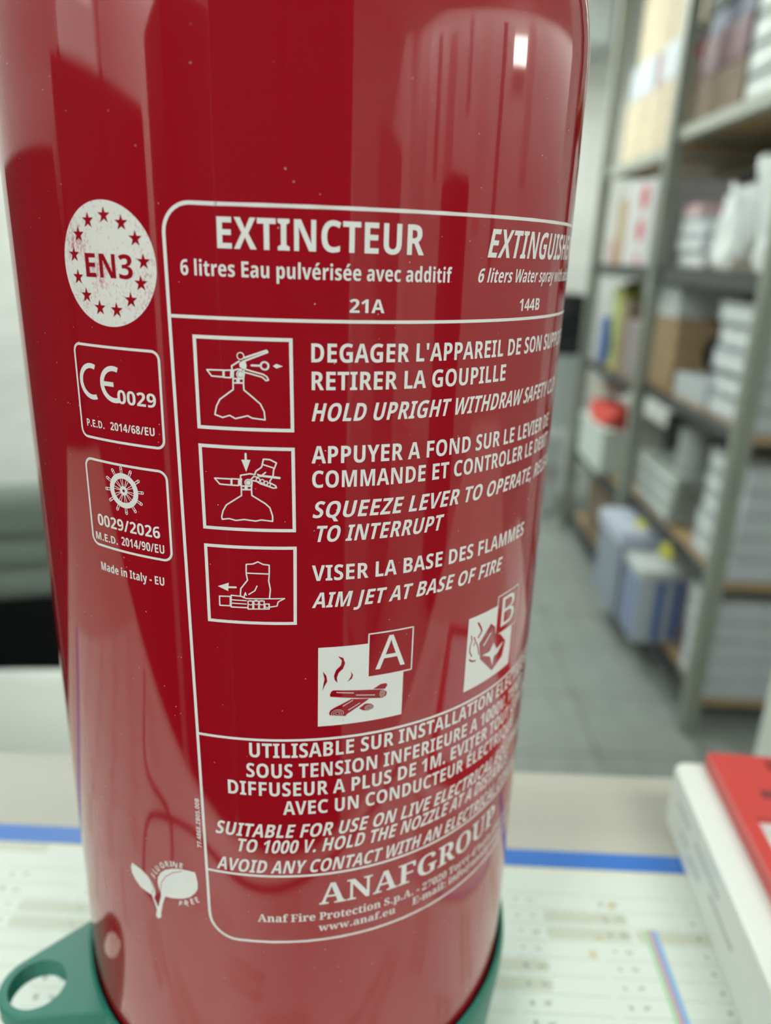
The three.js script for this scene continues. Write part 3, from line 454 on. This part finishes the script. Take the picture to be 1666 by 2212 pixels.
{
  const c = thing('office_chair', 'dark grey-green and black padded office chair, beyond the white chair', 'chair', [-0.76, -0.0, -1.12], 0.28);
  const cushion = (w, y0, y1, t) => box(-w / 2, w / 2, y0, y1, 0.05, 0.05 + t, 0.035);
  for (const [y0, y1] of [[0.83, 0.925], [0.775, 0.84], [0.715, 0.785]]) part('back_cushion', cushion(0.56, y0, y1, 0.1), M.pad, c, 'dark grey-green back cushion');
  part('lower_back', box(-0.28, 0.28, 0.42, 0.725, 0.06, 0.14, 0.03), M.padBlack, c, 'black lower back');
  part('seat', box(-0.27, 0.27, 0.42, 0.5, -0.42, 0.08, 0.03), M.padBlack, c);
  for (const s of [-1, 1]) part('armrest', join(box(s * 0.3 - 0.03, s * 0.3 + 0.03, 0.66, 0.69, -0.3, 0.02, 0.012), box(s * 0.3 - 0.015, s * 0.3 + 0.015, 0.44, 0.67, -0.16, -0.11)), M.black, c);
  part('column', rod([0, 0.07, -0.17], [0, 0.42, -0.17], 0.03), M.darkOrShadedSteel, c);
  const legs = []; for (let i = 0; i < 5; i++) { const a = i * Math.PI * 2 / 5; legs.push(rod([0, 0.085, -0.17], [0.28 * Math.cos(a), 0.06, -0.17 + 0.28 * Math.sin(a)], 0.02)); }
  part('five_star_foot', join(...legs), M.black, c);
  for (let i = 0; i < 5; i++) { const a = i * Math.PI * 2 / 5; part('castor', new THREE.TorusGeometry(0.018, 0.012, 8, 16).translate(0.28 * Math.cos(a), 0.03, -0.17 + 0.28 * Math.sin(a)), M.black, c); }
}
{
  const c = thing('low_cabinet', 'white cabinet behind the counter, a strip of its side showing beyond the red machine', 'cabinet', [0.52, 0, -0.6]);
  part('carcass', box(0, 0.56, 0.05, 0.875, 0, 0.3, 0.003), M.white, c); part('plinth', box(0.02, 0.54, 0, 0.05, 0.02, 0.28), M.darkOrShadedSteel, c);
  for (const i of [0, 1]) { const d = part('door', box(0.012 + 0.27 * i, 0.276 + 0.27 * i, 0.06, 0.85, -0.016, 0, 0.002), M.white, c); part('handle', rod([0.245 + 0.06 * i, 0.5, -0.03], [0.245 + 0.06 * i, 0.62, -0.03], 0.005), M.steel, d); }
}

// ---------------------------------------------------------------- the shelving along the right of the aisle
const FX = 0.985, BX = 1.44, POSTX = 0.955, POSTZ = [-1.71, -2.6, -3.5];
const LEVEL = [[0.095, 0.48, 0.91, 1.33, 1.772], [0.095, 0.44, 0.885, 1.33, 1.732]];   // shelf tops of the near and the far bay
{
  const s = thing('steel_shelving', 'grey-green steel shelving with chipboard shelves running along the right side of the aisle', 'shelving', [0, 0, 0]);
  for (const z of POSTZ) for (const [x, k] of [[POSTX - 0.02, 1], [BX + 0.03, -1]]) part('post', join(box(Math.min(x, x + 0.042 * k), Math.max(x, x + 0.042 * k), 0, 2.55, z - 0.003, z), box(x - 0.0015, x + 0.0015, 0, 2.55, z - 0.042, z)), M.postSteel, s);
  for (let b = 0; b < 2; b++) {
    const z0 = POSTZ[b + 1] + 0.004, z1 = POSTZ[b] - 0.046;
    LEVEL[b].forEach((y, n) => {
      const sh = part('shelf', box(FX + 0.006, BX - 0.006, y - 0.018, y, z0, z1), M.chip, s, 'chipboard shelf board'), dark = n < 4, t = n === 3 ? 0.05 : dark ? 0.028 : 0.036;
      part('edge_beam', join(box(FX - 0.03, FX + 0.006, y - t, y + 0.001, z0, z1), box(BX - 0.006, BX + 0.02, y - t, y + 0.001, z0, z1), box(FX, BX, y - t, y - 0.018, z0, z0 + 0.012), box(FX, BX, y - t, y - 0.018, z1 - 0.012, z1)), dark ? M.darkOrShadedSteel : M.steel, sh, dark ? 'steel edge beam, shade put into its dark colour' : 'pale steel edge beam');  // lower beams have the shade put into their darker colour
    });
    part('added_shade_panel', box(BX - 0.004, BX - 0.002, 0.1, 2.5, z0 + 0.05, z1 - 0.05), mat(0.06, 0.06, 0.058, 0.8), s, 'dark panel added for the shade behind the shelves');  // sheet added to darken the gaps behind the goods
  }
}
const ORD = ['lowest', 'second from the bottom', 'third from the bottom', 'fourth from the bottom', 'fifth from the bottom', 'sixth from the bottom', 'seventh from the bottom'];
const SHELF = ['bottom shelf', 'second shelf', 'middle shelf', 'fourth shelf', 'top shelf'];
// things on the shelves: position is the front (aisle) lower near corner region, given as ranges
function carton(name, label, [x0, x1, y, h, z0, z1], m, opt = {}) {
  const cx = (x0 + x1) / 2, cz = (z0 + z1) / 2, w = x1 - x0, d = z1 - z0, o = thing(name, label, opt.category ?? 'box', [cx, y + 0.0012, cz], opt.turn ?? 0, opt.group);
  part('body', box(-w / 2, w / 2, 0, h, -d / 2, d / 2, 0.004), m, o);
  if (opt.tape) { part('tape_strip', box(-0.025, 0.025, h, h + 0.0008, -d / 2, d / 2), M.tapeTan, o); part('tape_strip', box(-0.025, 0.025, h * 0.72, h, d / 2, d / 2 + 0.0008), M.tapeTan, o); }
  if (opt.lid) part('lid', box(-w / 2 - 0.006, w / 2 + 0.006, h - opt.lid, h + 0.003, -d / 2 - 0.006, d / 2 + 0.006, 0.004), opt.lidM ?? m, o);
  if (opt.mark) for (const [s, a, b, r, mm] of opt.mark) part('printed_mark', s === 'front' ? new THREE.CylinderGeometry(r, r, 0.001, 28).rotateZ(Math.PI / 2).scale(1, opt.tall ?? 1, 1).translate(-w / 2 - 0.0004, a * h, (b - 0.5) * d) : new THREE.CylinderGeometry(r, r, 0.001, 28).rotateX(Math.PI / 2).translate((a - 0.5) * w, b * h, d / 2 + 0.0004), mm, o);
  if (opt.band) for (const [a, b, mm] of opt.band) part('printed_band', box(-w / 2 - 0.0009, w / 2 + 0.0009, a * h, b * h, -d / 2 - 0.0009, d / 2 + 0.0009), mm, o);
  return o;
}
function packs(name, where, n, [x0, x1, y, z0, z1], h, m, group, what) {
  let first; const cx = (x0 + x1) / 2, cz = (z0 + z1) / 2, w = x1 - x0, d = z1 - z0;
  for (let i = 0; i < n; i++) {
    let o; const label = `${what}, ${i === n - 1 ? 'topmost' : ORD[i]}, stack ${where}`;
    if (!first) { o = first = thing(name, label, 'paper pack', [0, 0, 0], 0, group); part('wrapper', box(-w / 2, w / 2, 0, h - 0.002, -d / 2, d / 2, 0.008), m, o); part('seam_flap', box(-w / 2 - 0.001, -w / 2 + 0.004, h * 0.3, h * 0.62, -d / 2 + 0.03, d / 2 - 0.03, 0.002), M.film, o); }
    else { o = first.clone(); o.name = numbered(name); o.userData = { ...first.userData, label }; scene.add(o); }
    o.position.set(cx + rnd(-0.006, 0.006), y + 0.0012 + i * h, cz + rnd(-0.008, 0.008)); o.rotation.y = rnd(-0.025, 0.025);
  }
}
function bag(name, label, [x, y, z], [sx, sy, sz], m, category = 'bag', s = 1, group) {   // a soft wrapped bundle, lumpy, flat below
  const g = mergeVertices(new THREE.IcosahedronGeometry(1, 12).deleteAttribute('uv').deleteAttribute('normal')), p = g.attributes.position;
  for (let i = 0; i < p.count; i++) {
    const v = new THREE.Vector3().fromBufferAttribute(p, i), q = 1 + 0.13 * Math.sin(v.x * 5 + s * 3) * Math.cos(v.y * 4 + s) + 0.07 * Math.sin(v.z * 9 + v.y * 7 + s * 2) + 0.035 * Math.sin(v.x * 17 + v.z * 13 + s);
    const e = 0.62, f = (t) => Math.sign(t) * Math.abs(t) ** e; p.setXYZ(i, f(v.x) * q * sx / 2, Math.max(0, (f(v.y) * q + 0.82) * sy / 1.82), f(v.z) * q * sz / 2);
  }
  g.computeVertexNormals(); g.setAttribute('uv', new THREE.Float32BufferAttribute(new Float32Array(p.count * 2), 2));
  const o = thing(name, label, category, [x, y + 0.001, z], 0, group); part('wrapping', g, m, o);
  part('knot', new THREE.ConeGeometry(0.018, 0.04, 10).translate(0.05 * s % 0.06, sy * 0.98, 0), m, o); return o;
}
const [L, F] = LEVEL;
// near stacks of packs beside the near post, seen from the aisle and from the shelving's end
packs('paper_pack', 'by near post, bottom shelf', 5, [1.0, 1.4, L[0], -1.97, -1.765], 0.063, M.paper, 'paper packs by the near post', 'white wrapped paper pack');
packs('paper_pack', 'by near post, second shelf', 5, [1.01, 1.4, L[1], -2.05, -1.765], 0.068, M.paper, 'paper packs by the near post', 'white wrapped paper pack');
packs('paper_pack', 'by near post, middle shelf', 5, [1.0, 1.4, L[2], -2.1, -1.77], 0.068, M.paper, 'paper packs by the near post', 'white wrapped paper pack');
packs('paper_pack', 'at near end, top shelf', 6, [1.0, 1.36, L[4], -2.2, -1.8], 0.075, M.whiteRough, 'wrapped packs on the top shelf', 'white plastic wrapped pack');

// bottom shelf
carton('storage_crate', 'pale blue lidded crate overhanging the bottom shelf, farther than the striped box', [0.865, 1.06, L[0], 0.33, -2.58, -2.3], M.lightBlue, { lid: 0.05, lidM: mat(0.5, 0.55, 0.66, 0.5), category: 'crate' });
carton('striped_box', 'white box with dark blue stripes overhanging the bottom shelf', [0.885, 1.06, L[0], 0.27, -2.28, -2.1], mat(0.42, 0.46, 0.5, 0.5), { lid: 0.03, lidM: M.whiteRough });
{ const o = scene.getObjectByName('striped_box'); for (const z of [-0.06, -0.005, 0.05]) part('printed_stripe', box(-0.0885, -0.0874, 0.01, 0.235, z, z + 0.026), M.blueBox, o); for (const x of [-0.03, 0.03]) part('printed_stripe', box(x, x + 0.03, 0.01, 0.235, 0.0899, 0.091), M.blueBox, o); }
carton('storage_box', 'plain grey box at the back of the bottom shelf behind the striped box', [1.08, 1.4, L[0], 0.3, -2.56, -2.36], M.greyMid);
{ const o = carton('binder', 'maroon binder standing on the bottom shelf beside the white paper packs', [1.04, 1.32, L[0], 0.31, -2.08, -2.0], M.maroon, { category: 'binder' }); part('spine_label', box(-0.1415, -0.14, 0.1, 0.22, -0.02, 0.02), M.paper, o); }
carton('brown_carton', 'brown cardboard carton at the far end of the bottom shelf', [1.0, 1.36, F[0], 0.26, -3.3, -2.85], mat(0.2, 0.15, 0.1, 0.8, { map: fluted }), { tape: 1 });
for (const [y, z, w] of [[0.432, -2.36, 'farther'], [0.448, -2.08, 'nearer']]) { const o = thing('round_tag', `${w} of two round yellow tags hanging from the second shelf's edge`, 'tag', [0.948, y, z], 0.9, 'yellow tags on the shelf edge'); part('disc', new THREE.CylinderGeometry(0.028, 0.028, 0.003, 28).rotateZ(Math.PI / 2), M.yellow, o); part('hook', new THREE.TorusGeometry(0.007, 0.0015, 6, 14).rotateY(Math.PI / 2).translate(0.0, 0.033, 0), M.steel, o); }

// second shelf
packs('flat_carton', 'under the roll, second shelf', 3, [1.0, 1.4, L[1], -2.66, -2.24], 0.058, M.greyBox, 'grey flat cartons on the second shelf', 'pale grey flat carton');
{ const o = thing('paper_roll', 'pale paper roll standing on the grey flat cartons on the second shelf', 'roll', [1.1, L[1] + 0.1765, -2.36]); part('wound_paper', new THREE.CylinderGeometry(0.06, 0.06, 0.15, 36).translate(0, 0.075, 0), mat(0.4, 0.42, 0.41, 0.7), o); part('core', new THREE.CylinderGeometry(0.02, 0.02, 0.152, 24).translate(0, 0.0765, 0), M.card, o); }
carton('grey_tub', 'pale grey plastic tub on the second shelf, under the red cloth', [0.95, 1.25, F[1], 0.2, -3.42, -3.0], mat(0.56, 0.62, 0.58, 0.6), { lid: 0.02, category: 'tub' });
bag('red_cloth', 'bright red cloth bundle lying on the pale grey tub on the second shelf', [1.03, F[1] + 0.2035, -3.2], [0.14, 0.085, 0.36], M.redCloth, 'cloth', 2.2);
carton('pale_parcel', 'small beige parcel lying on the red cloth bundle on the second shelf', [0.98, 1.09, F[1] + 0.32, 0.045, -3.4, -3.2], mat(0.5, 0.44, 0.36, 0.7), { category: 'parcel' });
carton('dark_case', 'black case at the back of the second shelf beside the second post', [1.2, 1.42, F[1], 0.3, -2.96, -2.72], M.charcoal);

// middle shelf
carton('brown_carton', 'brown cardboard carton with a dark round mark on the middle shelf', [1.0, 1.33, L[2], 0.25, -2.84, -2.45], M.card, { mark: [['end', 0.52, 0.55, 0.07, M.black]] });
carton('white_carton', 'white carton lying on top of the brown carton with the round mark', [1.0, 1.22, L[2] + 0.2513, 0.105, -2.86, -2.47], M.whiteRough, { lid: 0.04 });
carton('paper_ream', 'white ream in front of the brown carton with the round mark, on the middle shelf', [1.01, 1.34, L[2], 0.08, -2.42, -2.14], M.paper, { category: 'paper pack' });
carton('grey_file', 'grey-pink file box on the middle shelf just beyond the second post', [1.0, 1.3, F[2], 0.23, -3.02, -2.88], mat(0.28, 0.24, 0.245, 0.6), { category: 'file' });
carton('brown_folder', 'brown upright folder on the middle shelf beside the yellow-green bag', [1.0, 1.28, F[2], 0.3, -3.14, -3.05], mat(0.25, 0.19, 0.13, 0.7), { category: 'folder' });
bag('yellow_bag', 'yellow-green bag standing on the middle shelf at its far end', [1.09, F[2], -3.25], [0.17, 0.37, 0.17], M.olive, 'bag', 0.7);
carton('blue_box', 'dark blue box on the middle shelf at its very far end', [1.0, 1.2, F[2], 0.21, -3.46, -3.36], M.blueBox);

// fourth shelf
bag('plastic_bundle', 'large white plastic bundle on the fourth shelf, nearest to the near post', [1.15, L[3], -1.92], [0.3, 0.34, 0.28], M.film, 'bundle', 1);
bag('plastic_bundle', 'white plastic bundle on the fourth shelf, second from the near post', [1.13, L[3], -2.21], [0.25, 0.26, 0.2], M.film, 'bundle', 2);
packs('paper_pack', 'under the pink box, fourth shelf', 3, [1.0, 1.2, L[3], -2.555, -2.335], 0.05, mat(0.55, 0.57, 0.6, 0.7), 'paper packs on the fourth shelf', 'white paper pack');
carton('pink_box', 'pink and white box lying on the paper packs on the fourth shelf', [1.0, 1.16, L[3] + 0.1513, 0.05, -2.55, -2.41], M.pink, { band: [[0, 0.35, M.whiteRough]] });
carton('grey_case', 'grey case at the back of the fourth shelf behind the plastic bundles', [1.22, 1.42, L[3], 0.2, -2.66, -2.4], M.greyMid);
carton('dotted_box', 'white box with large red dots on the fourth shelf beyond the second post', [0.93, 1.2, F[3], 0.3, -3.0, -2.665], mat(0.56, 0.55, 0.56, 0.6), { mark: [['front', 0.8, 0.62, 0.045, M.darkRed], ['front', 0.42, 0.6, 0.042, M.darkRed], ['front', 0.08, 0.6, 0.022, M.darkRed]] });
carton('white_case', 'narrow white case on the fourth shelf between the dotted box and the brown folder', [1.0, 1.28, F[3], 0.22, -3.2, -3.11], mat(0.48, 0.5, 0.5, 0.6));
carton('brown_folder', 'brown upright folder at the far end of the fourth shelf', [1.0, 1.3, F[3], 0.27, -3.4, -3.22], mat(0.36, 0.26, 0.15, 0.7), { category: 'folder' });
carton('pink_case', 'pink and white small case standing before the far post on the fourth shelf', [1.0, 1.2, F[3], 0.1, -3.49, -3.42], M.pink);

// top shelf
carton('brown_carton', 'brown cardboard carton on the top shelf behind the white wrapped packs', [1.02, 1.4, L[4], 0.155, -2.66, -2.28], mat(0.27, 0.2, 0.14, 0.8, { map: fluted }), { tape: 0 });
carton('maroon_case', 'dark maroon case on the brown carton on the top shelf', [1.02, 1.4, L[4] + 0.1563, 0.115, -2.66, -2.3], mat(0.13, 0.035, 0.055, 0.5), { mark: [['end', 0.25, 0.35, 0.03, M.greyBox]] });
carton('navy_case', 'navy blue case on the maroon case on the top shelf', [1.03, 1.4, L[4] + 0.2726, 0.07, -2.66, -2.3], M.navy);
carton('added_grey_carton', 'dark grey carton added for the dim space over the pile on the top shelf', [1.02, 1.4, L[4] + 0.3439, 0.25, -2.66, -2.28], mat(0.14, 0.15, 0.145, 0.7));  // added to fill the dim space above the pile
const big = { category: 'carton', tape: 1 };
carton('manila_carton', 'tall beige carton on the top shelf next to the second post', [1.0, 1.38, F[4], 0.25, -2.96, -2.69], M.manila, big);
carton('manila_carton', 'tall beige carton on the top shelf, second from the second post', [1.0, 1.38, F[4], 0.25, -3.22, -2.97], M.manila, big);
carton('manila_carton', 'tall beige carton at the far end of the top shelf', [1.0, 1.38, F[4], 0.25, -3.48, -3.23], M.manila, big);
carton('white_parcel', 'white parcel with a red mark between the beige cartons, near the second post', [1.0, 1.3, F[4] + 0.2513, 0.13, -3.02, -2.78], mat(0.58, 0.61, 0.66, 0.5), { category: 'parcel', mark: [['end', 0.3, 0.5, 0.05, M.red], ['end', 0.7, 0.5, 0.05, M.red]] });
carton('pink_parcel', 'pink parcel between two white parcels on the top shelf', [1.01, 1.3, F[4] + 0.2513, 0.12, -3.1, -3.03], M.pink, { category: 'parcel' });
carton('white_parcel', 'white parcel between the beige cartons on the top shelf, farther one', [1.0, 1.3, F[4] + 0.2513, 0.13, -3.44, -3.11], mat(0.58, 0.61, 0.66, 0.5), { category: 'parcel' });
carton('manila_carton', 'big beige carton topmost on the top shelf, beside the second post', [1.02, 1.38, F[4] + 0.3826, 0.38, -3.04, -2.7], M.manila, big);
carton('manila_carton', 'big beige carton topmost at the far end of the top shelf', [1.02, 1.38, F[4] + 0.3826, 0.38, -3.46, -3.05], M.manila, big);

// the end of the aisle
carton('floor_crate', 'pale grey crate standing on the floor at the end of the aisle', [0.6, 0.95, 0, 0.42, -4.1, -3.76], M.crate, { category: 'crate', mark: [['end', 0.85, 0.55, 0.05, mat(0.42, 0.4, 0.4, 0.6)]] });
carton('white_board_pack', 'white flat pack between the two pale grey crates at the end of the aisle', [0.6, 0.985, 0.4213, 0.06, -4.1, -3.74], M.film, { category: 'pack' });
carton('upper_crate', 'pale grey crate at the end of the aisle, directly under the black machine', [0.63, 0.99, 0.4826, 0.39, -4.1, -3.76], M.crate, { category: 'crate' });
{ const o = thing('black_machine', 'black office machine on the pale grey crates at the end of the aisle', 'machine', [0.83, 0.874, -3.9]); part('housing', box(-0.16, 0.17, 0, 0.3, -0.15, 0.15, 0.012), M.black, o); part('tray', box(-0.12, 0.13, 0.05, 0.07, 0.15, 0.2, 0.004), M.charcoal, o); part('front_panel', box(-0.1, 0.1, 0.2, 0.27, 0.15, 0.154, 0.002), M.charcoal, o); }
{ const o = thing('wall_cabinet', 'pale grey wall cabinet high on the far wall at the end of the aisle', 'cabinet', [0.95, 2.43, -4.69]); part('carcass', box(-0.4, 0.17, 0, 0.37, 0, 0.28, 0.004), mat(0.5, 0.53, 0.53, 0.5), o); part('door', box(-0.39, 0.16, 0.01, 0.36, 0.28, 0.296, 0.003), mat(0.52, 0.55, 0.55, 0.5), o); }

// ---------------------------------------------------------------- out of view: cabinets added to shape the cylinder's reflections, and a cable
{
  const tall = (label, x, z, w, h, d, m, turn = 0) => { const o = thing('added_cabinet', label, 'cabinet', [x, 0, z], turn); part('carcass', box(-w / 2, w / 2, 0.06, h, -d / 2, d / 2, 0.004), m, o); part('plinth', box(-w / 2 + 0.02, w / 2 - 0.02, 0, 0.06, -d / 2 + 0.02, d / 2 - 0.02), M.black, o); for (const s of [-1, 1]) part('door', box(s * w / 4 - w / 4 + 0.006, s * w / 4 + w / 4 - 0.006, 0.08, h - 0.02, -d / 2 - 0.018, -d / 2, 0.003), m, o); };
  tall('added tall black cabinet standing in for a dark figure behind the camera', 0.02, 0.87, 0.56, 2.15, 0.4, M.charcoal);  // stands in for a dark figure, keeping the middle of the gloss dark
  tall('added dark grey cabinet behind the camera on the left', -0.85, 1.25, 0.5, 1.75, 0.4, M.charcoal, 0.5);
  tall('added wide dark red cabinet under the left window', -1.36, 0.6, 0.95, 1.6, 0.4, mat(0.13, 0.05, 0.05, 0.6), -Math.PI / 2);
  tall('added long black cabinet by the left wall', -1.36, -0.5, 1.1, 1.48, 0.4, M.charcoal, -Math.PI / 2);
  tall('added brown cabinet by the left wall', -1.36, 1.95, 0.34, 1.45, 0.4, M.card, -Math.PI / 2);
  tall('added grey cabinet behind the camera on the right', 1.5, 2.1, 0.8, 1.7, 0.4, M.greyMid, -0.4);
  tall('added dark cabinet far right', 2.6, 1.2, 0.5, 1.6, 0.4, M.charcoal, -0.9);
  
  const o = thing('power_cable', 'dark cable looped on the counter in front of the camera', 'cable', [0, COUNTER + 0.0045, 0]);
  part('cord', tube([[-0.34, -0.0026, 0.21], [-0.24, -0.0026, 0.15], [-0.18, -0.0026, 0.17], [-0.14, -0.0026, 0.13], [-0.16, -0.0026, 0.1], [-0.2, -0.0026, 0.13], [-0.15, -0.0026, 0.19], [-0.04, -0.0026, 0.205], [0.1, -0.0026, 0.215], [0.22, -0.0026, 0.2]], 0.0018, 80, 8), M.maroon, o);
}

renderer.render(scene, camera);
